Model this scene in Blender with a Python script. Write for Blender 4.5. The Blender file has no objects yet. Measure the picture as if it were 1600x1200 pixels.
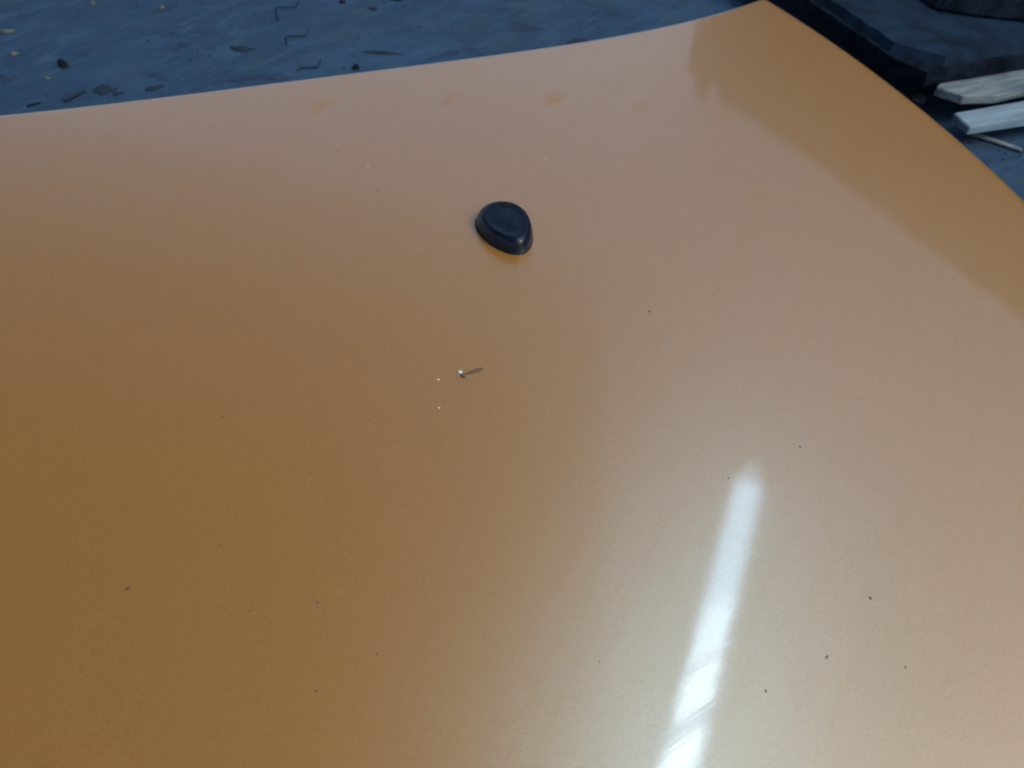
import bpy, bmesh, math, random
from mathutils import Vector, Matrix, noise
random.seed(7)
C = bpy.context.scene
COL = C.collection
R = math.radians

# ---------------------------------------------------------------- camera
cam = bpy.data.cameras.new('camera')
cam.sensor_fit = 'HORIZONTAL'
cam.angle = R(60)
cam.clip_start = 0.01
cam.clip_end = 500
co = bpy.data.objects.new('camera', cam)
co.location = (0, 0, 0.28)
co.rotation_euler = (R(45), 0, 0)
COL.objects.link(co)
C.camera = co
cam.dof.use_dof = True
cam.dof.focus_distance = 0.40
cam.dof.aperture_fstop = 12.0

# ---------------------------------------------------------------- sky and sun
SUN_EL, SUN_AZ = R(49), R(118)          # azimuth from +Y towards +X
w = bpy.data.worlds.new('World')
C.world = w
w.use_nodes = True
nt = w.node_tree
nt.nodes.clear()
sky = nt.nodes.new('ShaderNodeTexSky')
sky.sky_type = 'NISHITA'
sky.sun_disc = False
sky.sun_elevation = SUN_EL
sky.sun_rotation = SUN_AZ
sky.air_density = 0.7
sky.dust_density = 4.0
sky.ozone_density = 0.3
bg = nt.nodes.new('ShaderNodeBackground')
bg.inputs['Strength'].default_value = 0.15
wo = nt.nodes.new('ShaderNodeOutputWorld')
nt.links.new(sky.outputs[0], bg.inputs[0])
nt.links.new(bg.outputs[0], wo.inputs[0])

sl = bpy.data.lights.new('sun', 'SUN')
sl.energy = 0.5
sl.angle = R(20)
sl.color = (1.0, 0.985, 0.955)
so = bpy.data.objects.new('sun', sl)
sd = Vector((math.sin(SUN_AZ) * math.cos(SUN_EL), math.cos(SUN_AZ) * math.cos(SUN_EL), math.sin(SUN_EL)))
so.rotation_euler = sd.to_track_quat('Z', 'Y').to_euler()
so.location = sd * 20
COL.objects.link(so)

C.view_settings.view_transform = 'Standard'
C.view_settings.look = 'None'
C.view_settings.exposure = 0.42
C.view_settings.gamma = 1.0

# ---------------------------------------------------------------- helpers
def link(o, parent=None):
    COL.objects.link(o)
    if parent:
        o.parent = parent
    return o

def tag(o, label=None, cat=None, group=None, kind=None):
    for k, v in (('label', label), ('category', cat), ('group', group), ('kind', kind)):
        if v:
            o[k] = v
    return o

def thing(name, label, cat, loc=(0, 0, 0), group=None):
    o = bpy.data.objects.new(name, None)
    o.location = loc
    o.empty_display_size = 0.02
    link(o)
    return tag(o, label, cat, group)

def obj(name, verts, faces, mat, parent=None, smooth=True):
    me = bpy.data.meshes.new(name)
    me.from_pydata([tuple(v) for v in verts], [], faces)
    me.materials.append(mat)
    if smooth:
        me.polygons.foreach_set('use_smooth', [True] * len(me.polygons))
    me.update()
    return link(bpy.data.objects.new(name, me), parent)

def bobj(name, bm, mat, parent=None, smooth=False):
    bmesh.ops.recalc_face_normals(bm, faces=bm.faces[:])
    me = bpy.data.meshes.new(name)
    bm.to_mesh(me)
    bm.free()
    me.materials.append(mat)
    if smooth:
        me.polygons.foreach_set('use_smooth', [True] * len(me.polygons))
    return link(bpy.data.objects.new(name, me), parent)

def bm_box(bm, c, ax, ay, az):
    """box centred at c with half-axes ax, ay, az (vectors)"""
    c, ax, ay, az = map(Vector, (c, ax, ay, az))
    v = [bm.verts.new(c + ax * i + ay * j + az * k) for i in (-1, 1) for j in (-1, 1) for k in (-1, 1)]
    for f in ((0, 1, 3, 2), (4, 6, 7, 5), (0, 4, 5, 1), (2, 3, 7, 6), (0, 2, 6, 4), (1, 5, 7, 3)):
        bm.faces.new([v[i] for i in f])

def bm_bevel(bm, w, seg=2):
    bmesh.ops.bevel(bm, geom=bm.edges[:] + bm.verts[:], offset=w, segments=seg, affect='EDGES', profile=0.5)

def bm_tube(bm, pts, r, n=8):
    pts = [Vector(p) for p in pts]
    rings = []
    up = Vector((0, 0, 1))
    for i, p in enumerate(pts):
        d = (pts[min(i + 1, len(pts) - 1)] - pts[max(i - 1, 0)]).normalized()
        a = d.cross(up if abs(d.z) < 0.9 else Vector((1, 0, 0))).normalized()
        b = d.cross(a)
        rings.append([bm.verts.new(p + (a * math.cos(2 * math.pi * k / n) + b * math.sin(2 * math.pi * k / n)) * r) for k in range(n)])
    for i in range(len(rings) - 1):
        for k in range(n):
            bm.faces.new((rings[i][k], rings[i][(k + 1) % n], rings[i + 1][(k + 1) % n], rings[i + 1][k]))
    bm.faces.new(rings[0][::-1])
    bm.faces.new(rings[-1])

def bm_prism(bm, outline, z0, z1, inset=0.0):
    """outline: list of (x,y); top outline shrunk by inset"""
    cx = sum(p[0] for p in outline) / len(outline)
    cy = sum(p[1] for p in outline) / len(outline)
    lo = [bm.verts.new((x, y, z0)) for x, y in outline]
    hi = []
    for x, y in outline:
        d = Vector((cx - x, cy - y))
        l = d.length
        d = d / l * min(inset, l * 0.8)
        hi.append(bm.verts.new((x + d.x, y + d.y, z1)))
    n = len(lo)
    for i in range(n):
        bm.faces.new((lo[i], lo[(i + 1) % n], hi[(i + 1) % n], hi[i]))
    bm.faces.new(hi)
    bm.faces.new(lo[::-1])

def bm_rock(bm, c, sx, sy, sz, rot=0.0, sub=2, rough=0.35, seed=0.0):
    ret = bmesh.ops.create_icosphere(bm, subdivisions=sub, radius=1.0)
    m = Matrix.Rotation(rot, 3, 'Z')
    for v in ret['verts']:
        k = 1 + rough * noise.noise(v.co * 1.3 + Vector((seed, seed * 2.1, 0)))
        p = v.co * k
        v.co = m @ Vector((p.x * sx, p.y * sy, max(p.z, -0.35) * sz)) + Vector(c)

# ---------------------------------------------------------------- node helpers
def new_mat(name):
    m = bpy.data.materials.new(name)
    m.use_nodes = True
    t = m.node_tree
    return m, t, t.nodes['Principled BSDF']

def N(t, kind, **kw):
    n = t.nodes.new('ShaderNode' + kind)
    for k, v in kw.items():
        if k in ('inp',):
            for a, b in v.items():
                n.inputs[a].default_value = b
        else:
            setattr(n, k, v)
    return n

def mathn(t, op, a, b=None, clamp=False):
    n = t.nodes.new('ShaderNodeMath')
    n.operation = op
    n.use_clamp = clamp
    for i, x in enumerate((a, b)):
        if x is None:
            continue
        if isinstance(x, (int, float)):
            n.inputs[i].default_value = x
        else:
            t.links.new(x, n.inputs[i])
    return n.outputs[0]

def mixc(t, fac, a, b):
    n = t.nodes.new('ShaderNodeMix')
    n.data_type = 'RGBA'
    for sock, x in ((n.inputs[0], fac), (n.inputs[6], a), (n.inputs[7], b)):
        if hasattr(x, 'is_output'):
            t.links.new(x, sock)
        elif isinstance(x, (int, float)):
            sock.default_value = x
        else:
            sock.default_value = (*x, 1)
    return n.outputs[2]

def ramp(t, src, lo, hi):
    n = t.nodes.new('ShaderNodeMapRange')
    t.links.new(src, n.inputs[0])
    n.inputs[1].default_value = lo
    n.inputs[2].default_value = hi
    n.interpolation_type = 'SMOOTHSTEP'
    return n.outputs[0]

def noise_tex(t, vec, scale, detail=4, rough=0.55, dist=0.0):
    n = t.nodes.new('ShaderNodeTexNoise')
    n.inputs['Scale'].default_value = scale
    n.inputs['Detail'].default_value = detail
    n.inputs['Roughness'].default_value = rough
    n.inputs['Distortion'].default_value = dist
    if vec is not None:
        t.links.new(vec, n.inputs['Vector'])
    return n.outputs[0]

def mapping(t, vec, rot=(0, 0, 0), scale=(1, 1, 1), loc=(0, 0, 0)):
    """turn first, then stretch: rot = -angle lays the grain along that angle"""
    m = t.nodes.new('ShaderNodeMapping')
    m.inputs['Rotation'].default_value = rot
    t.links.new(vec, m.inputs['Vector'])
    n = t.nodes.new('ShaderNodeMapping')
    n.inputs['Scale'].default_value = scale
    n.inputs['Location'].default_value = loc
    t.links.new(m.outputs[0], n.inputs['Vector'])
    return n.outputs[0]

def bump(t, h, dist, strength=1.0, normal=None):
    n = t.nodes.new('ShaderNodeBump')
    n.inputs['Distance'].default_value = dist
    n.inputs['Strength'].default_value = strength
    t.links.new(h, n.inputs['Height'])
    if normal is not None:
        t.links.new(normal, n.inputs['Normal'])
    return n.outputs[0]

# ---------------------------------------------------------------- materials
# orange metallic lacquer: flakes under a clear coat with fine polishing marks
SMUDGES = [(-0.1266, 0.5431), (-0.0429, 0.5556), (0.0281, 0.5596), (0.0883, 0.5543), (0.1408, 0.5446), (0.1435, 0.4415)]
FLAKE = 0.21
m_paint, t, p = new_mat('orange_metallic_lacquer')
oc = N(t, 'TexCoord').outputs['Object']
flake = noise_tex(t, oc, 1500, 2, 0.6)
flake2 = noise_tex(t, mapping(t, oc, (0, 0, R(-25)), (700, 2300, 1200)), 1.0, 3, 0.65)
cloud = noise_tex(t, oc, 9, 4, 0.6)
base = mixc(t, ramp(t, flake, 0.3, 0.7), (0.318, 0.149, 0.022), (0.415, 0.211, 0.036))
base = mixc(t, mathn(t, 'MULTIPLY', ramp(t, cloud, 0.35, 0.75), 0.35), base, (0.375, 0.165, 0.020))
t.links.new(base, p.inputs['Base Color'])
p.inputs['Metallic'].default_value = 0.2
p.inputs['Roughness'].default_value = 0.46
mixh = mathn(t, 'ADD', flake, mathn(t, 'MULTIPLY', flake2, 1.0))
t.links.new(bump(t, mixh, 0.00005, 1.0), p.inputs['Normal'])
# clear coat
p.inputs['Coat IOR'].default_value = 1.65
scr = noise_tex(t, mapping(t, oc, (0, 0, R(-33)), (28, 620, 100)), 1.0, 3, 0.6, 0.3)
peel = noise_tex(t, mapping(t, oc, (0, 0, R(-30)), (350, 800, 400)), 1.0, 2, 0.5)
ch = mathn(t, 'ADD', mathn(t, 'MULTIPLY', scr, 0.19), mathn(t, 'MULTIPLY', peel, 0.10))
t.links.new(bump(t, ch, 0.00004, 1.0), p.inputs['Coat Normal'])
# greasy finger rubs that dull the coat
mask = None
sep = N(t, 'SeparateXYZ')
t.links.new(oc, sep.inputs[0])
wob = noise_tex(t, mapping(t, oc, (0, 0, R(-40)), (90, 260, 100)), 1.0, 3, 0.6)
for i, (sx, sy) in enumerate(SMUDGES):
    a, b = R(66), (0.0100, 0.0024)
    dx = mathn(t, 'SUBTRACT', sep.outputs[0], sx)
    dy = mathn(t, 'SUBTRACT', sep.outputs[1], sy)
    u = mathn(t, 'DIVIDE', mathn(t, 'ADD', mathn(t, 'MULTIPLY', dx, math.cos(a)), mathn(t, 'MULTIPLY', dy, math.sin(a))), b[0])
    v = mathn(t, 'DIVIDE', mathn(t, 'SUBTRACT', mathn(t, 'MULTIPLY', dy, math.cos(a)), mathn(t, 'MULTIPLY', dx, math.sin(a))), b[1] * 2)
    r2 = mathn(t, 'ADD', mathn(t, 'MULTIPLY', u, u), mathn(t, 'MULTIPLY', v, v))
    g = mathn(t, 'POWER', 2.718, mathn(t, 'MULTIPLY', r2, -0.9))
    g = mathn(t, 'MULTIPLY', g, (0.6, 0.35, 0.55, 0.25, 0.35, 0.25)[i])
    mask = g if mask is None else mathn(t, 'ADD', mask, g)
smear = noise_tex(t, mapping(t, oc, (0, 0, R(-62)), (9, 70, 10)), 1.0, 5, 0.65, 1.5)
smear2 = noise_tex(t, mapping(t, oc, (0, 0, R(14)), (14, 120, 10), (3, 1, 0)), 1.0, 4, 0.6, 2.0)
mask = mathn(t, 'MULTIPLY', mask, mathn(t, 'ADD', 0.25, ramp(t, wob, 0.3, 0.65)), True)
mask = mathn(t, 'ADD', mask, mathn(t, 'ADD', mathn(t, 'MULTIPLY', ramp(t, smear, 0.45, 0.8), 0.11), mathn(t, 'MULTIPLY', ramp(t, smear2, 0.52, 0.8), 0.08)), True)
t.links.new(mathn(t, 'SUBTRACT', 1.0, mask), p.inputs['Coat Weight'])
hazy = noise_tex(t, mapping(t, oc, (0, 0, R(-25)), (7, 16, 10)), 1.0, 5, 0.6)
t.links.new(mathn(t, 'ADD', 0.04, mathn(t, 'MULTIPLY', ramp(t, hazy, 0.4, 0.8), 0.06)), p.inputs['Coat Roughness'])

# bright aluminium flake sheen: a broad neutral lobe under the coat
gl = t.nodes.new('ShaderNodeBsdfAnisotropic')
gl.inputs['Color'].default_value = (0.71, 0.985, 0.885, 1)
gl.inputs['Roughness'].default_value = 0.28
t.links.new(bump(t, mixh, 0.00005, 1.0), gl.inputs['Normal'])
ms = t.nodes.new('ShaderNodeMixShader')
t.links.new(mathn(t, 'MULTIPLY', mathn(t, 'SUBTRACT', 1.0, mask), FLAKE), ms.inputs[0])
t.links.new(p.outputs[0], ms.inputs[1])
t.links.new(gl.outputs[0], ms.inputs[2])
t.links.new(ms.outputs[0], t.nodes['Material Output'].inputs['Surface'])

# primer under the panel
m_primer, t, p = new_mat('dull_orange_underside')
p.inputs['Base Color'].default_value = (0.32, 0.13, 0.035, 1)
p.inputs['Roughness'].default_value = 0.6

# weathered black moulding
m_black, t, p = new_mat('black_moulded_plastic')
oc = N(t, 'TexCoord').outputs['Object']
n1 = noise_tex(t, oc, 180, 4, 0.6)
t.links.new(mixc(t, ramp(t, n1, 0.35, 0.75), (0.003, 0.007, 0.016), (0.006, 0.013, 0.027)), p.inputs['Base Color'])
t.links.new(mathn(t, 'ADD', 0.20, mathn(t, 'MULTIPLY', n1, 0.12)), p.inputs['Roughness'])
t.links.new(bump(t, noise_tex(t, oc, 900, 3, 0.6), 0.0001, 0.6), p.inputs['Normal'])
p.inputs['Specular IOR Level'].default_value = 0.25

m_slot, t, p = new_mat('dark_hole')
p.inputs['Base Color'].default_value = (0.004, 0.004, 0.005, 1)
p.inputs['Roughness'].default_value = 0.7

# swept concrete yard
m_ground, t, p = new_mat('blue_grey_concrete')
oc = N(t, 'TexCoord').outputs['Object']
big = noise_tex(t, oc, 5.5, 5, 0.6, 0.6)
mid = noise_tex(t, mapping(t, oc, (0, 0, R(-50)), (16, 55, 30)), 1.0, 6, 0.68, 1.2)
fine = noise_tex(t, oc, 420, 4, 0.7)
brush = noise_tex(t, mapping(t, oc, (0, 0, R(-42)), (40, 220, 100)), 1.0, 4, 0.6, 2.0)
c = mixc(t, ramp(t, big, 0.32, 0.7), (0.0099, 0.0378, 0.0876), (0.0172, 0.0594, 0.1195))
c = mixc(t, mathn(t, 'MULTIPLY', ramp(t, mid, 0.45, 0.72), 0.75), c, (0.0305, 0.0861, 0.1620))
c = mixc(t, mathn(t, 'MULTIPLY', ramp(t, brush, 0.5, 0.75), 0.5), c, (0.0360, 0.1010, 0.1839))
c = mixc(t, mathn(t, 'MULTIPLY', ramp(t, fine, 0.50, 0.78), 0.55), c, (0.0078, 0.0249, 0.0578))
stain = noise_tex(t, mapping(t, oc, loc=(3.1, 1.7, 0)), 11, 4, 0.6, 0.8)
c = mixc(t, mathn(t, 'MULTIPLY', ramp(t, stain, 0.56, 0.75), 0.6), c, (0.0277, 0.0624, 0.0876))
dk = noise_tex(t, mapping(t, oc, loc=(8.1, 4.7, 0), scale=(1, 1.6, 1)), 23, 4, 0.6, 0.5)
c = mixc(t, mathn(t, 'MULTIPLY', ramp(t, dk, 0.55, 0.68), 0.75), c, (0.0083, 0.0267, 0.0630))
dots = noise_tex(t, mapping(t, oc, (0, 0, R(-40)), (150, 260, 200)), 1.0, 3, 0.7)
c = mixc(t, mathn(t, 'MULTIPLY', ramp(t, dots, 0.60, 0.72), 0.7), c, (0.0079, 0.0234, 0.0536))
c = mixc(t, mathn(t, 'MULTIPLY', ramp(t, dots, 0.40, 0.28), 0.6), c, (0.0495, 0.0945, 0.1339))
tint = noise_tex(t, mapping(t, oc, loc=(1.1, 6.7, 0)), 14, 4, 0.65, 0.5)
c = mixc(t, mathn(t, 'MULTIPLY', ramp(t, tint, 0.54, 0.72), 0.5), c, (0.0330, 0.0612, 0.0762))
t.links.new(c, p.inputs['Base Color'])
p.inputs['Roughness'].default_value = 0.85
p.inputs['Specular IOR Level'].default_value = 0.3
hh = mathn(t, 'ADD', mathn(t, 'MULTIPLY', mid, 0.6), mathn(t, 'ADD', mathn(t, 'MULTIPLY', brush, 0.5), mathn(t, 'MULTIPLY', fine, 0.9)))
t.links.new(bump(t, hh, 0.0010, 0.8), p.inputs['Normal'])

def simple(name, lo, hi, scale=200, rough=0.7, bd=0.0, stretch=(1, 1, 1), rot=0, spec=0.3):
    m, t, p = new_mat(name)
    p.inputs['Specular IOR Level'].default_value = spec
    oc = N(t, 'TexCoord').outputs['Object']
    n = noise_tex(t, mapping(t, oc, (0, 0, rot), stretch), scale, 5, 0.65, 0.3)
    t.links.new(mixc(t, ramp(t, n, 0.3, 0.7), lo, hi), p.inputs['Base Color'])
    p.inputs['Roughness'].default_value = rough
    if bd:
        t.links.new(bump(t, n, bd, 0.8), p.inputs['Normal'])
    return m

m_slab = simple('scuffed_black_rubber', (0.004, 0.012, 0.024), (0.010, 0.028, 0.056), 38, 0.8, 0.0012, spec=0.08)
m_slab_edge = simple('worn_rubber_edge', (0.001, 0.003, 0.006), (0.008, 0.016, 0.030), 60, 0.9, 0.002, spec=0.06)
m_wood = simple('bleached_sawn_wood', (0.10, 0.17, 0.22), (0.20, 0.30, 0.38), 60, 0.8, 0.0008, (0.25, 2.4, 2.4), R(-18))
m_wood2 = simple('grey_split_wood', (0.04, 0.08, 0.11), (0.17, 0.22, 0.23), 60, 0.85, 0.001, (0.35, 2.2, 2.2), R(-20))
m_dark = simple('charred_black_debris', (0.004, 0.006, 0.011), (0.010, 0.015, 0.026), 300, 0.9, 0.0005, spec=0.1)
m_leaf = simple('withered_dark_leaf', (0.009, 0.022, 0.042), (0.022, 0.042, 0.070), 260, 0.85, 0.0003, spec=0.1)
m_pale = simple('pale_stone_chip', (0.05, 0.07, 0.075), (0.11, 0.13, 0.125), 300, 0.8, 0.0003)
m_wire = simple('rusty_dark_wire', (0.012, 0.026, 0.046), (0.024, 0.042, 0.066), 400, 0.8, spec=0.1)
m_white = simple('white_primer_chip', (0.42, 0.45, 0.48), (0.66, 0.68, 0.70), 900, 0.5)
m_grey = simple('grey_husk', (0.06, 0.065, 0.07), (0.13, 0.13, 0.12), 900, 0.6)
m_speck = simple('brown_dirt_speck', (0.05, 0.035, 0.025), (0.11, 0.08, 0.055), 900, 0.8)
m_dust = simple('grey_dirt_speck', (0.10, 0.095, 0.085), (0.17, 0.16, 0.145), 900, 0.85)
m_board = simple('dark_tarred_board', (0.010, 0.009, 0.008), (0.03, 0.026, 0.022), 8, 0.85, 0.002, (6, 6, 0.4))
m_roof = simple('pale_roof_sheet', (0.42, 0.42, 0.40), (0.52, 0.51, 0.48), 6, 0.85)  # pale underside, chosen to weaken the step where the added roof reflects
# translucent sheets, graded denser from the eave to blur its reflected edge
m_sheets = []
for k in range(8):
    m, t, p = new_mat('graded_fade_sheet')
    tr = t.nodes.new('ShaderNodeBsdfTransparent')
    tr.inputs['Color'].default_value = (0.97, 0.97, 0.95, 1)
    df_ = t.nodes.new('ShaderNodeBsdfDiffuse')
    df_.inputs['Color'].default_value = (0.47, 0.465, 0.44, 1)
    mx = t.nodes.new('ShaderNodeMixShader')
    mx.inputs[0].default_value = 0.10 + 0.80 * (k + 0.5) / 8
    t.links.new(tr.outputs[0], mx.inputs[1])
    t.links.new(df_.outputs[0], mx.inputs[2])
    t.links.new(mx.outputs[0], t.nodes['Material Output'].inputs['Surface'])
    m_sheets.append(m)
m_steel = simple('grey_painted_steel', (0.25, 0.26, 0.27), (0.32, 0.33, 0.34), 30, 0.5)
m_wing, t, p = new_mat('translucent_brown_wing')
oc = N(t, 'TexCoord').outputs['Object']
wn = noise_tex(t, mapping(t, oc, (0, 0, R(-18)), (200, 1400, 100)), 1.0, 3, 0.6)
t.links.new(mixc(t, ramp(t, wn, 0.35, 0.7), (0.20, 0.13, 0.06), (0.09, 0.075, 0.05)), p.inputs['Base Color'])
p.inputs['Roughness'].default_value = 0.5
p.inputs['Alpha'].default_value = 0.7

def emit(name, col, s):
    m, t, p = new_mat(name)
    p.inputs['Base Color'].default_value = (0.8, 0.8, 0.8, 1)
    p.inputs['Emission Color'].default_value = (*col, 1)
    p.inputs['Emission Strength'].default_value = s
    return m
m_diff = emit('lit_frosted_diffuser', (0.46, 0.74, 1.0), 7.4)
m_dim = emit('soft_edge_glow', (0.48, 0.74, 1.0), 2.6)  # dim shoulders, added to soften the edges of the reflected streak
m_hot = emit('added_glow_lens', (0.58, 0.78, 1.0), 24)  # extra lenses out of view, added to strengthen the glow on the paint
m_pane = emit('lit_clear_pane', (0.66, 0.86, 1.0), 12)

# ---------------------------------------------------------------- setting: ground
ZF = -0.07
S = 40
tag(obj('ground', [(-S, -S, ZF), (S, -S, ZF), (S, S, ZF), (-S, S, ZF)], [(0, 1, 2, 3)], m_ground, smooth=False), kind='structure')

# ---------------------------------------------------------------- dark board wall beyond the right edge (unseen, added for the dark band it reflects)
A, B = Vector((1.54, 6.2)), Vector((2.786, 3.447))
d = (B - A).normalized()
nrm = Vector((d.y, -d.x))
wall = thing('unseen_board_wall', 'unseen dark board wall with a ragged top, added for the dark band reflected at the right', 'wall', (A.x, A.y, ZF))
bw = 0.14
for i in range(-1, 84):
    top = 2.27 + random.uniform(-0.014, 0.014)
    if i < 3:
        top = 2.27 + (-0.05, 0.10, -0.08, 0.03)[i + 1]
    c = d * (bw * (i + 0.5)) + nrm * (0.006 * (i % 2))
    bm = bmesh.new()
    bm_box(bm, (c.x, c.y, top / 2), (d.x * bw * 0.485, d.y * bw * 0.485, 0), (nrm.x * 0.012, nrm.y * 0.012, 0), (0, 0, top / 2))
    bobj('board', bm, m_board, wall)
for z in (0.5, 1.8):
    bm = bmesh.new()
    c = d * (bw * 41.5) + nrm * 0.05
    bm_box(bm, (c.x, c.y, z), (d.x * bw * 42, d.y * bw * 42, 0), (nrm.x * 0.03, nrm.y * 0.03, 0), (0, 0, 0.04))
    bobj('rail', bm, m_board, wall)

# ---------------------------------------------------------------- strip lamp overhead (seen only as the white streak it throws on the paint)
LA = Vector((0.42, 0.50, 2.2))
LB = Vector((1.092, 2.20, 2.2))
ld = (LB - LA).normalized()
lp = Vector((ld.y, -ld.x, 0))
L = (LB - LA).length
lamp = thing('strip_lamp', 'long lit strip lamp hanging overhead whose white streak shows on the orange paint', 'lamp', LA)
W = 0.056
bm = bmesh.new()
bm_box(bm, ld * (L / 2) + Vector((0, 0, 0.045)), ld * (L / 2 + 0.02), lp * (W + 0.012), (0, 0, 0.03))
bobj('housing', bm, m_steel, lamp)
WC = 0.043
bm = bmesh.new()
bm_box(bm, ld * (L / 2 - 0.05) + Vector((0, 0, 0.007)), ld * (L / 2 - 0.05), lp * WC, (0, 0, 0.006))
bobj('diffuser', bm, m_diff, lamp)
for sgn in (-1, 1):
    bm = bmesh.new()
    bm_box(bm, ld * (L / 2 - 0.04) + lp * (sgn * (WC + 0.011)) + Vector((0, 0, 0.009)), ld * (L / 2 - 0.04), lp * 0.0105, (0, 0, 0.006))
    bobj('soft_edge', bm, m_dim, lamp)
bm = bmesh.new()
bm_box(bm, ld * (L - 0.048) + Vector((0, 0, 0.007)), ld * 0.05, lp * 0.034, (0, 0, 0.005))
bobj('soft_end', bm, m_dim, lamp)
def along(y):            # distance along the lamp at world y on its axis
    return (y - LA.y) / ld.y
sk = Vector((math.cos(R(35)), math.sin(R(35)), 0))
sk = sk / abs(sk.dot(lp))      # skewed crosswise direction
bars = [(1.098, 1.112), (1.152, 1.166), (1.228, 1.234), (1.262, 1.267), (1.326, 1.336), (1.347, 1.352), (1.374, 1.380), (1.405, 1.411), (1.438, 1.444), (1.474, 1.479), (1.512, 1.516), (1.555, 1.559)]
for y0, y1 in [(0.98, 1.095), (1.168, 1.226), (1.236, 1.261), (1.268, 1.322), (1.354, 1.371), (1.390, 1.403), (1.424, 1.436), (1.462, 1.472), (1.50, 1.510), (1.545, 1.553), (0.60, 0.80), (0.86, 0.93)] + bars:
    is_bar = (y0, y1) in bars
    a0, a1 = along(y0), along(y1)
    q = []
    for s_, a in ((-1, a0), (-1, a1), (1, a1), (1, a0)):
        q.append(ld * a + sk * (s_ * WC * (1.05 if is_bar else 0.98)))
    bm = bmesh.new()
    lo = [bm.verts.new(v + Vector((0, 0, -0.006))) for v in q]
    hi = [bm.verts.new(v + Vector((0, 0, -0.001))) for v in q]
    bm.faces.new(lo)
    bm.faces.new(hi[::-1])
    for k in range(4):
        bm.faces.new((lo[k], hi[k], hi[(k + 1) % 4], lo[(k + 1) % 4]))
    bobj('fin' if is_bar else 'lens', bm, m_steel if is_bar else (m_pane if y0 > 0.95 else m_hot), lamp)
for a in (0.25, L - 0.35):
    c = ld * a + Vector((0, 0, 0.075))
    e = Vector((0.30 - LA.x, LA.y + ld.y * a, 2.52 - LA.z))
    bm = bmesh.new()
    bm_tube(bm, [c, c + Vector((0, 0, 0.12)), e], 0.006, 8)
    bobj('arm', bm, m_steel, lamp)

# ---------------------------------------------------------------- lean-to roof over the left side (unseen, added to darken the reflection there)
roof = thing('unseen_lean_to', 'unseen lean-to roof of overlapping sheets, added to darken reflections on the left of the bonnet', 'roof', (0, 0, ZF))
RZ = 2.5 - ZF
def roof_front(x):
    return 3.1 - (x - 0.55) * 0.52
xs = [0.55 - 0.62 * k for k in range(11)]
GRADES = 8
for k in range(10):
    xa, xb = xs[k + 1], xs[k] + 0.03
    for j in range(GRADES + 1):
        o0, o1 = (0.36 * j, 0.36 * j + 0.40) if j < GRADES else (0.36 * j, 7.0)
        bm = bmesh.new()
        q = []
        for x, o in ((xa, o0), (xb, o0), (xb, o1), (xa, o1)):
            yy = roof_front(x) + 0.75 - o
            q.append((x - 0.07 * (3.1 - yy), yy, RZ + 0.06 * o + 0.004 * j + 0.002 * (k % 2)))
        lo = [bm.verts.new(v) for v in q]
        hi = [bm.verts.new((v[0], v[1], v[2] + 0.0015)) for v in q]
        bm.faces.new(lo[::-1])
        bm.faces.new(hi)
        for e in range(4):
            bm.faces.new((lo[e], lo[(e + 1) % 4], hi[(e + 1) % 4], hi[e]))
        bobj('fade_sheet' if j < GRADES else 'roof_sheet', bm, m_sheets[j] if j < GRADES else m_roof, roof)
for yy in (0.2, -2.0):
    bm = bmesh.new()
    bm_box(bm, (-2.75, yy, RZ + 0.06 * (3.8 - yy) - 0.10), (3.1, 0, 0), (0, 0.04, 0), (0, 0, 0.07))
    bobj('rafter', bm, m_board, roof)
for px_, py_ in ((-5.6, 0.2), (-5.6, -2.0), (0.15, -2.0)):
    bm = bmesh.new()
    bm_box(bm, (px_, py_, (RZ - 0.1) / 2), (0.06, 0, 0), (0, 0.06, 0), (0, 0, (RZ - 0.1) / 2))
    bobj('post', bm, m_board, roof)

# ---------------------------------------------------------------- the bonnet
def RE(x):     # rear edge, y as a function of x
    x = max(x, -0.36)
    v = 3.18232759 * x**4 + 1.75114902 * x**3 + 0.49471938 * x**2 + 0.40763291 * x + 0.63584184
    return v
def RE2(x):
    if x < -0.33:
        return RE(-0.33) + (x + 0.33) * 0.26
    return RE(x)
def EE(y):     # right edge, x as a function of y
    return -0.42363044 * y * y + 0.23445624 * y + 0.29061618
def HZ(x, y):
    return -(x + .25)**2 / 18 - (y - .1)**2 / 30 + .0038
XL, YN = -0.85, -0.50
def hpt(s, tt):
    x, y = 0.0, 0.0
    for _ in range(25):
        y = YN + tt * (RE2(x) - YN)
        x = XL + s * (EE(y) - XL)
    return x, y
def roll(dist, r):
    if dist >= r:
        return 0.0
    q = (r - dist) / r
    return r * (1 - math.sqrt(max(0.0, 1 - q * q)))
bonnet = thing('car_bonnet', 'orange metallic car bonnet lying on the concrete, one rear corner in view', 'car bonnet', (0, 0, 0))
def spaced(n, m=8):
    a = [1 - (1 - i / n) ** 1.0 for i in range(n + 1)]
    a = [x * 0.985 for x in a]
    for k in range(1, m + 1):
        a.append(0.985 + 0.015 * (1 - (1 - k / m) ** 2))
    return a
SS, TT = spaced(130), spaced(130)
verts, faces = [], []
for tt in TT:
    for s in SS:
        x, y = hpt(s, tt)
        xe = EE(y) - x
        yr = (RE2(x) - y) * 0.9
        z = HZ(x, y) - roll(xe, 0.006) - roll(yr, 0.002)
        verts.append((x, y, z))
nS = len(SS)
for j in range(len(TT) - 1):
    for i in range(nS - 1):
        a = j * nS + i
        faces.append((a, a + 1, a + nS + 1, a + nS))
obj('outer_skin', verts, faces, m_paint, bonnet)
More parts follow.
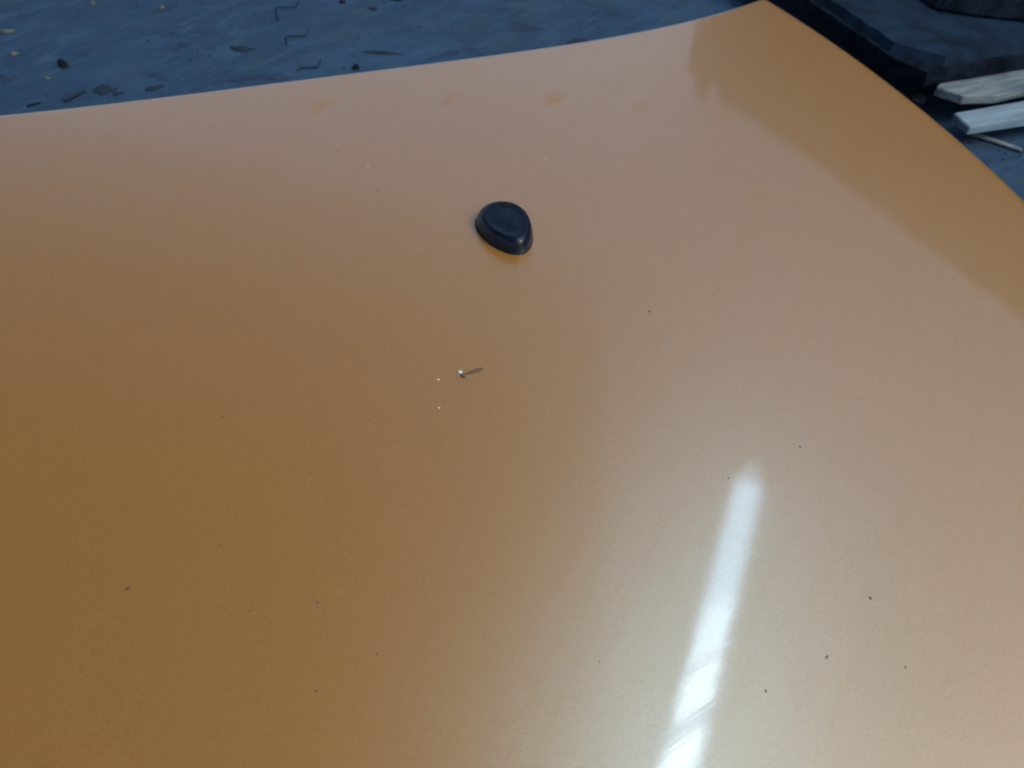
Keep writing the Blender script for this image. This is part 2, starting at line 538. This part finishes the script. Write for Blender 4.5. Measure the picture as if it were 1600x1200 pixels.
# folded hem right round the edge, with a return underneath
rim = [j * nS + nS - 1 for j in range(len(TT))] + [(len(TT) - 1) * nS + i for i in range(nS - 2, -1, -1)]
hv, hf = [], []
for k, idx in enumerate(rim):
    v = Vector(verts[idx])
    inward = Vector((-1, 0, 0)) if k < len(TT) else Vector((0, -1, 0))
    hv += [v, v + Vector((0, 0, -0.004)) + inward * 0.0006, v + Vector((0, 0, -0.005)) + inward * 0.016, v + Vector((0, 0, -0.016)) + inward * 0.030]
for k in range(len(rim) - 1):
    for q in range(3):
        a = k * 4 + q
        hf.append((a, a + 4, a + 5, a + 1))
obj('hem', hv, hf, m_paint, bonnet)
# pressed frame under the skin
fv, ff = [], []
for tt in (0.0, 0.25, 0.5, 0.75, 0.9, 0.985):
    for s in (0.02, 0.25, 0.5, 0.75, 0.9, 0.975):
        x, y = hpt(s, tt)
        fv.append((x, y, HZ(x, y) - 0.02 + 0.004 * ((round(s * 40) + round(tt * 40)) % 2)))
for j in range(5):
    for i in range(5):
        a = j * 6 + i
        ff.append((a, a + 1, a + 7, a + 6))
obj('inner_frame', fv, ff, m_primer, bonnet)
# rubber feet the panel rests on
for x, y in ((0.20, 0.66), (0.25, -0.3), (-0.7, 0.30), (-0.7, -0.4)):
    bm = bmesh.new()
    z1 = HZ(x, y) - 0.018
    bm_box(bm, (x, y, (ZF + z1) / 2), (0.02, 0, 0), (0, 0.02, 0), (0, 0, (z1 - ZF) / 2))
    bobj('rest_block', bm, m_black, bonnet)

def on_hood(x, y, dz=0.0):
    return Vector((x, y, HZ(x, y) + dz))

# washer nozzle: egg-shaped black cap, narrow end towards the viewer
tip, blunt = Vector((0.0046, 0.3792)), Vector((-0.0106, 0.4215))
ax = (blunt - tip)
LN = ax.length
ax.normalize()
bx_ = Vector((ax.y, -ax.x))        # towards +x
def egg(th, k):
    # th=0 at blunt end; asymmetry makes the far end broad
    a = math.cos(th)
    bq = math.sin(th)
    wd = 0.0138 * (1 + 0.19 * a)
    u = LN * 0.5 * a
    # slight left belly
    if bq < 0:
        wd *= 1.06
    return u * k, wd * bq * k
cx = (tip + blunt) / 2
prof = [(1.0, -0.002), (1.0, 0.0008), (0.993, 0.0024), (0.972, 0.0043), (0.938, 0.0059), (0.89, 0.0072), (0.835, 0.0081), (0.78, 0.0086), (0.73, 0.0087), (0.675, 0.0086), (0.61, 0.00845), (0.50, 0.0084), (0.36, 0.0085), (0.18, 0.0086)]
NT = 64
vv, fc = [], []
zb = HZ(cx.x, cx.y)
for k, z in prof:
    for i in range(NT):
        th = 2 * math.pi * i / NT
        u, wv = egg(th, k)
        q = cx + ax * u + bx_ * wv
        lean = 0.0016 * max(z, 0) / 0.0087      # the top leans a little towards the narrow end
        q = q - ax * lean
        vv.append((q.x, q.y, zb + z))
vv.append((cx.x, cx.y, zb + prof[-1][1]))
for j in range(len(prof) - 1):
    for i in range(NT):
        fc.append((j * NT + i, j * NT + (i + 1) % NT, (j + 1) * NT + (i + 1) % NT, (j + 1) * NT + i))
for i in range(NT):
    fc.append(((len(prof) - 1) * NT + i, (len(prof) - 1) * NT + (i + 1) % NT, len(vv) - 1))
nozzle = obj('washer_nozzle', vv, [f[::-1] for f in fc], m_black, bonnet)
nozzle['label'] = 'egg-shaped black plastic washer nozzle standing on the orange bonnet'
# gasket
gv, gf = [], []
for k, z in ((0.99, -0.001), (1.03, -0.001), (1.03, 0.0003), (1.015, 0.0006), (0.99, 0.0006)):
    for i in range(NT):
        u, wv = egg(2 * math.pi * i / NT, k)
        q = cx + ax * u + bx_ * wv
        gv.append((q.x, q.y, HZ(q.x, q.y) + z))
for j in range(4):
    for i in range(NT):
        gf.append((j * NT + i, j * NT + (i + 1) % NT, (j + 1) * NT + (i + 1) % NT, (j + 1) * NT + i))
obj('gasket', gv, [f[::-1] for f in gf], m_slot, nozzle)
# spray slit near the blunt end and a small lug on the right flank
bm = bmesh.new()
sc_ = cx + ax * (LN * 0.25) + bx_ * 0.0040
sdv = Vector((0.6, 0.8, 0))
bm_box(bm, (sc_.x, sc_.y, zb + 0.0084), sdv * 0.0018, Vector((-sdv.y, sdv.x, 0)) * 0.0004, (0, 0, 0.0006))
bobj('spray_slit', bm, m_slot, nozzle)
bm = bmesh.new()
lg = Vector((0.0095, 0.3935))
bm_rock(bm, (lg.x, lg.y, HZ(*lg) + 0.0022), 0.0016, 0.0014, 0.0016, 0, 2, 0.2, 3)
bobj('lug', bm, m_black, nozzle, True)

# chips in the paint (white primer showing)
for x, y, sx, sy in ((-0.033, 0.2828, 0.0007, 0.0006), (-0.0317, 0.2650, 0.0006, 0.0007), (0.0207, 0.48, 0.0007, 0.0005), (-0.0859, 0.4656, 0.0007, 0.0005)):
    bm = bmesh.new()
    pts = []
    for k in range(9):
        a = 2 * math.pi * k / 9
        r = random.uniform(0.75, 1.15)
        pts.append((math.cos(a) * sx * r, math.sin(a) * sy * r))
    bm_prism(bm, pts, -0.0001, 0.00015, 0.0001)
    o = bobj('chip', bm, m_white, bonnet)
    o.location = on_hood(x, y)

# ---------------------------------------------------------------- small things lying on the bonnet
seed = thing('winged_seed', 'tiny winged seed with a white tip lying in front of the black nozzle', 'seed', on_hood(-0.0215, 0.2862))
bm = bmesh.new()
bm_rock(bm, (-0.0020, 0.0012, 0.0004), 0.0012, 0.0011, 0.0007, R(-40), 2, 0.3, 1)
bobj('white_tip', bm, m_white, seed, True)
bm = bmesh.new()
bm_rock(bm, (-0.0003, -0.0012, 0.0004), 0.0017, 0.0008, 0.0006, R(-33), 2, 0.3, 2)
bobj('husk', bm, m_grey, seed, True)
bm = bmesh.new()
wv_ = []
for k in range(18):
    a = 2 * math.pi * k / 18
    x = 0.0040 + 0.0046 * math.cos(a)
    y = 0.0020 + 0.0012 * math.sin(a) * (1.05 + 0.35 * math.cos(a)) + 0.42 * (x - 0.0040)
    wv_.append((x, y))
bm_prism(bm, wv_, 0.0001, 0.00025, 0.0002)
bobj('wing', bm, m_wing, seed)

SP = [(-0.1378, 0.1731, 1.0, 'dark dirt speck alone on the lower left of the bonnet'),
      (0.1088, 0.1499, 0.85, 'largest dirt speck right of the white streak'),
      (0.0850, 0.1371, 0.8, 'flat dirt speck lowest down beside the white streak'),
      (0.1309, 0.1737, 0.9, 'dirt speck furthest right on the bright patch of the bonnet'),
      (0.1221, 0.2470, 0.8, 'faint dirt speck above and right of the streak top'),
      (0.0882, 0.2285, 0.7, 'dirt speck just left of the rounded streak top'),
      (0.0678, 0.3340, 1.0, 'pale grey speck on the bonnet right of and in front of the nozzle')]
for i, (x, y, k, lab) in enumerate(SP):
    bm = bmesh.new()
    bm_rock(bm, (0, 0, 0.0002), 0.00078 * k, 0.0005 * k, 0.0004 * k, R(20 + 37 * i), 1, 0.5, i * 1.7)
    o = bobj('dirt_speck', bm, (m_speck if i == 0 else m_dust), None, True)
    o.location = on_hood(x, y)
    tag(o, lab, 'dirt speck', 'dirt specks on the bonnet')
bm = bmesh.new()
tiny = [(-0.1902, .5109), (-.1065, .4826), (-.0772, .4387), (-.2326, .3547), (-.1236, .2578), (-.069, .168), (-.0458, .1485), (-.0643, .135), (.1353, .1467)]
tiny += [(random.uniform(-0.3, 0.22), random.uniform(0.12, 0.55)) for _ in range(26)]
for i, (x, y) in enumerate(tiny):
    k = 0.00055 if i < 9 else random.uniform(0.0002, 0.0004)
    bm_rock(bm, on_hood(x, y, 0.0001), k, k * 0.7, k * 0.5, i, 1, 0.4, i)
tag(bobj('dust', bm, m_dust, None, True), 'fine dust specks scattered over the orange bonnet', 'dust', kind='stuff')

# ---------------------------------------------------------------- litter on the concrete
def rock(name, x, y, sx, sy, sz, mat, label, cat, rot=0, seed=0, group=None, rough=0.6):
    bm = bmesh.new()
    bm_rock(bm, (0, 0, sz * 0.33), sx, sy, sz, rot, 2, rough, seed)
    o = bobj(name, bm, mat, None, True)
    o.location = (x, y, ZF)
    return tag(o, label, cat, group)

def flake(name, x, y, lx, ly, rot, mat, label, cat, th=0.0006, jag=0.42, group=None, n=11):
    pts = []
    for k in range(n):
        a = 2 * math.pi * k / n
        r = 1 + random.uniform(-jag, jag)
        px, py = math.cos(a) * lx * r, math.sin(a) * ly * r
        pts.append((px * math.cos(rot) - py * math.sin(rot), px * math.sin(rot) + py * math.cos(rot)))
    bm = bmesh.new()
    bm_prism(bm, pts, 0.0002, th, 0.0008)
    for v in bm.verts:
        v.co.z += 0.0010 * (0.5 + 0.5 * noise.noise(Vector((v.co.x * 150, v.co.y * 150, lx * 900))))
    o = bobj(name, bm, mat)
    o.location = (x, y, ZF)
    return tag(o, label, cat, group)

bm = bmesh.new()
bm_prism(bm, [(-0.0062, 0.0050), (-0.0020, 0.0056), (0.0035, 0.0022), (0.0068, -0.0010), (0.0052, -0.0056), (0.0012, -0.0064), (-0.0030, -0.0020)], 0.0003, 0.0050, 0.0022)
bmesh.ops.bevel(bm, geom=bm.edges[:], offset=0.0008, segments=2, affect='EDGES')
o = bobj('pebble', bm, m_dark)
o.location = (-0.391, 0.7415, ZF)
tag(o, 'black angular pebble lying alone on the concrete at the far left', 'pebble')
rock('pebble', -0.1347, 0.7366, 0.0035, 0.0030, 0.0025, m_dark, 'small black pebble close to the bonnet edge right of the bent wires', 'pebble', 0, 5.2)
rock('pebble', -0.1661, 0.8783, 0.0028, 0.0028, 0.002, m_dark, 'tiny dark pebble near the top of the photo, right of the bent wires', 'pebble', 0, 6.2)
rock('pebble', -0.1131, 0.8855, 0.0070, 0.0040, 0.003, m_dark, 'dark lump cut by the top edge of the photo', 'pebble', 0, 7.2)
flake('leaf_scrap', -0.3396, 0.6960, 0.0085, 0.0085, 0.3, m_leaf, 'ragged dark leaf scrap by the bonnet edge on the left', 'leaf')
flake('leaf_scrap', -0.3265, 0.6890, 0.0045, 0.0024, 0.35, m_leaf, 'small dark sliver just right of the ragged leaf scrap', 'leaf')
flake('leaf_scrap', -0.3905, 0.6705, 0.0055, 0.0022, 0.55, m_dark, 'black sliver touching the bonnet edge at the far left', 'leaf')
flake('leaf_scrap', -0.3000, 0.6990, 0.0085, 0.0045, 0.3, m_leaf, 'faint dark leaf against the bonnet edge right of the ragged scrap', 'leaf', 0.001)
flake('leaf_scrap', -0.1150, 0.7660, 0.0140, 0.0030, -0.14, m_leaf, 'long thin withered leaf on the concrete above the bonnet edge', 'leaf')
flake('leaf_scrap', -0.1330, 0.8620, 0.0050, 0.0045, -0.6, m_leaf, 'dull dark leaf scrap near the top centre left', 'leaf', 0.001)
flake('leaf_scrap', -0.2420, 0.7750, 0.0105, 0.0050, -0.15, m_leaf, 'dark leaf scrap left of the bent wires', 'leaf', 0.001)
flake('leaf_scrap', 0.0600, 0.7850, 0.0110, 0.0100, 0.2, m_leaf, 'dark stained leaf beyond the middle of the bonnet edge', 'leaf', 0.0008)
bm = bmesh.new()
bm_tube(bm, [(-0.3650, 0.6750, ZF + .002), (-0.3610, 0.6800, ZF + .0025), (-0.3570, 0.6880, ZF + .002), (-0.3540, 0.6925, ZF + .002)], 0.0013, 6)
tag(bobj('twig', bm, m_leaf), 'short dark twig lying beside the bonnet edge on the left', 'twig')

def wire(pts, label):
    # rounded polyline
    P = [Vector((x, y, ZF + 0.0009 + z)) for x, y, z in pts]
    out = [P[0]]
    for i in range(1, len(P) - 1):
        a = P[i] + (P[i - 1] - P[i]).normalized() * 0.0022
        b = P[i] + (P[i + 1] - P[i]).normalized() * 0.0022
        out += [a, (a + b) * 0.25 + P[i] * 0.5, b]
    out.append(P[-1])
    bm = bmesh.new()
    bm_tube(bm, out, 0.00062, 8)
    tag(bobj('bent_wire', bm, m_wire, None, True), label, 'wire', 'bent wires on the concrete')
wire([(-0.2205, 0.8340, 0), (-0.2284, 0.8640, 0.0005), (-0.2100, 0.8655, 0), (-0.2085, 0.8790, 0.001)], 'bent wire farthest from the bonnet, by the top edge of the photo')
wire([(-0.2035, 0.7830, 0), (-0.2071, 0.7997, 0.0005), (-0.1890, 0.8000, 0), (-0.1880, 0.8130, 0.001)], 'bent wire in the middle of the row of three')
wire([(-0.1850, 0.7310, 0), (-0.1830, 0.7360, 0.0005), (-0.1680, 0.7365, 0), (-0.1675, 0.7510, 0.001)], 'bent wire nearest to the bonnet edge')

for x, y, sx, sy, lab in ((-0.4679, 0.8107, 0.0080, 0.0028, 'pale sliver at the left border of the photo'),
                          (-0.4095, 0.8752, 0.0026, 0.0030, 'pale stone chip near the top left border'),
                          (-0.3390, 0.8645, 0.0030, 0.0034, 'pale stone chip at the top between the left corner and the bent wires'),
                          (-0.4423, 0.7641, 0.0038, 0.0030, 'pale stone chip left of the black pebble'),
                          (-0.3945, 0.7163, 0.0028, 0.0020, 'pale stone chip in front of the black pebble')):
    rock('stone_chip', x, y, sx, sy, 0.0018, m_pale, lab, 'stone chip', 0.2, sx * 900, 'pale stone chips on the concrete', 0.5)

bm = bmesh.new()
for i in range(520):
    x, y = random.uniform(-0.62, 0.62), random.uniform(0.5, 1.0)
    if i > 430:
        x, y = random.uniform(0.28, 0.5), random.uniform(0.4, 0.65)
    k = random.uniform(0.0004, 0.0012)
    bm_rock(bm, (x, y, ZF + k * 0.2), k, k * random.uniform(0.5, 1), k * 0.6, i, 1, 0.5, i * 0.7)
tag(bobj('grit', bm, m_leaf, None, True), 'dark grit scattered over the concrete', 'grit', kind='stuff')
bm = bmesh.new()
for i in range(160):
    x, y = random.uniform(-0.62, 0.62), random.uniform(0.5, 1.0)
    k = random.uniform(0.0004, 0.0010)
    bm_rock(bm, (x, y, ZF + k * 0.2), k, k * random.uniform(0.5, 1), k * 0.6, i, 1, 0.5, i * 0.9)
tag(bobj('pale_grit', bm, m_pale, None, True), 'pale grit scattered over the concrete', 'grit', kind='stuff')

# ---------------------------------------------------------------- black slab resting on wood offcuts
P0 = Vector((0.3085, 0.6452))
dl = (Vector((0.2492, 0.8138)) - P0).normalized()
df = (Vector((0.4077, 0.6766)) - P0).normalized()
def slab_outline(w_, l_, j, inset=0.0, step=0.018):
    pts = []
    def edge(a, b):
        n = max(2, int((b - a).length / step))
        for k in range(n):
            q = a.lerp(b, k / n)
            e = (b - a).normalized()
            nn = Vector((-e.y, e.x))
            pts.append(q + nn * random.uniform(-j, j) * (1 if k else 0.3))
    a = P0 + df * inset + dl * inset
    b = P0 + df * (w_ - inset) + dl * inset
    c_ = P0 + df * (w_ - inset) + dl * (l_ - inset)
    e_ = P0 + df * inset + dl * (l_ - inset)
    ch = 0.010 if inset == 0 else 0.022
    edge(a + df * ch, b); edge(b, c_); edge(c_, e_); edge(e_, a + dl * ch)
    return pts
slab = thing('black_slab', 'thick scuffed black slab with ragged edges resting on wood offcuts', 'slab', (P0.x, P0.y, ZF))
bm = bmesh.new()
bm_prism(bm, [(q.x - P0.x, q.y - P0.y) for q in slab_outline(0.42, 0.36, 0.0012)], 0.028, 0.0375, 0.003)
bobj('lower_layer', bm, m_slab_edge, slab)
bm = bmesh.new()
bm_prism(bm, [(q.x - P0.x, q.y - P0.y) for q in slab_outline(0.42, 0.36, 0.0016, 0.007, 0.012)], 0.0372, 0.0440, 0.004)
bobj('upper_layer', bm, m_slab, slab)

# dark casting lying on the slab with a bolt head
PB = P0 + df * 0.075 + dl * 0.075
br = thing('black_casting', 'black lump with a round bolt head lying on the slab in the top right corner', 'casting', (PB.x, PB.y, ZF + 0.0442))
bm = bmesh.new()
bm_prism(bm, [(0, 0.01), (0.03, -0.004), (0.09, -0.020), (0.16, 0.0), (0.17, 0.12), (0.02, 0.13), (-0.012, 0.06)], 0.0, 0.016, 0.010)
bmesh.ops.bevel(bm, geom=bm.edges[:], offset=0.003, segments=2, affect='EDGES')
bobj('body', bm, m_slab_edge, br)
bm = bmesh.new()
bm_prism(bm, [(0.006 * math.cos(k * math.pi / 8) + 0.008, 0.006 * math.sin(k * math.pi / 8) + 0.045) for k in range(16)], 0.012, 0.022, 0.002)
bobj('bolt_head', bm, m_slab, br, True)

# wood offcuts under and beside the slab
def offcut(name, outline, z0, z1, mat, label, inset=0.001):
    x0, y0 = outline[0]
    bm = bmesh.new()
    bm_prism(bm, [(x - x0, y - y0) for x, y in outline], 0, z1 - z0, inset)
    bmesh.ops.bevel(bm, geom=bm.edges[:], offset=0.0008, segments=1, affect='EDGES')
    o = bobj(name, bm, mat)
    o.location = (x0, y0, z0)
    return tag(o, label, 'wood offcut', 'wood offcuts by the slab')
offcut('wood_offcut', [(0.3390, 0.5995), (0.4030, 0.6175), (0.60, 0.6720), (0.595, 0.6980), (0.3950, 0.6400), (0.3345, 0.6215)], ZF + 0.0130, ZF + 0.0195, m_wood, 'pale sawn wood offcut lying in front of the black slab')
offcut('wood_offcut', [(0.3280, 0.6480), (0.3440, 0.6330), (0.3700, 0.6345), (0.42, 0.6560), (0.60, 0.72), (0.59, 0.78), (0.36, 0.70)], ZF + 0.0200, ZF + 0.0270, m_wood2, 'grey split wood offcut with a pointed end under the black slab')
offcut('wood_offcut', [(0.4500, 0.6400), (0.4700, 0.6380), (0.48, 0.76), (0.46, 0.77)], ZF + 0.0005, ZF + 0.0128, m_wood2, 'dark cross piece of wood that carries the pale offcut under the slab')
offcut('wood_offcut', [(0.3500, 0.6240), (0.3830, 0.5960), (0.3860, 0.5985), (0.3540, 0.6275)], ZF + 0.0005, ZF + 0.003, m_wood2, 'thin splinter of wood on the concrete nearest the bonnet', 0.0004)
offcut('wood_offcut', [(0.3270, 0.6780), (0.3340, 0.6700), (0.3400, 0.6790), (0.3330, 0.6870)], ZF + 0.0005, ZF + 0.004, m_wood2, 'small wood chip between the bonnet edge and the slab', 0.0004)
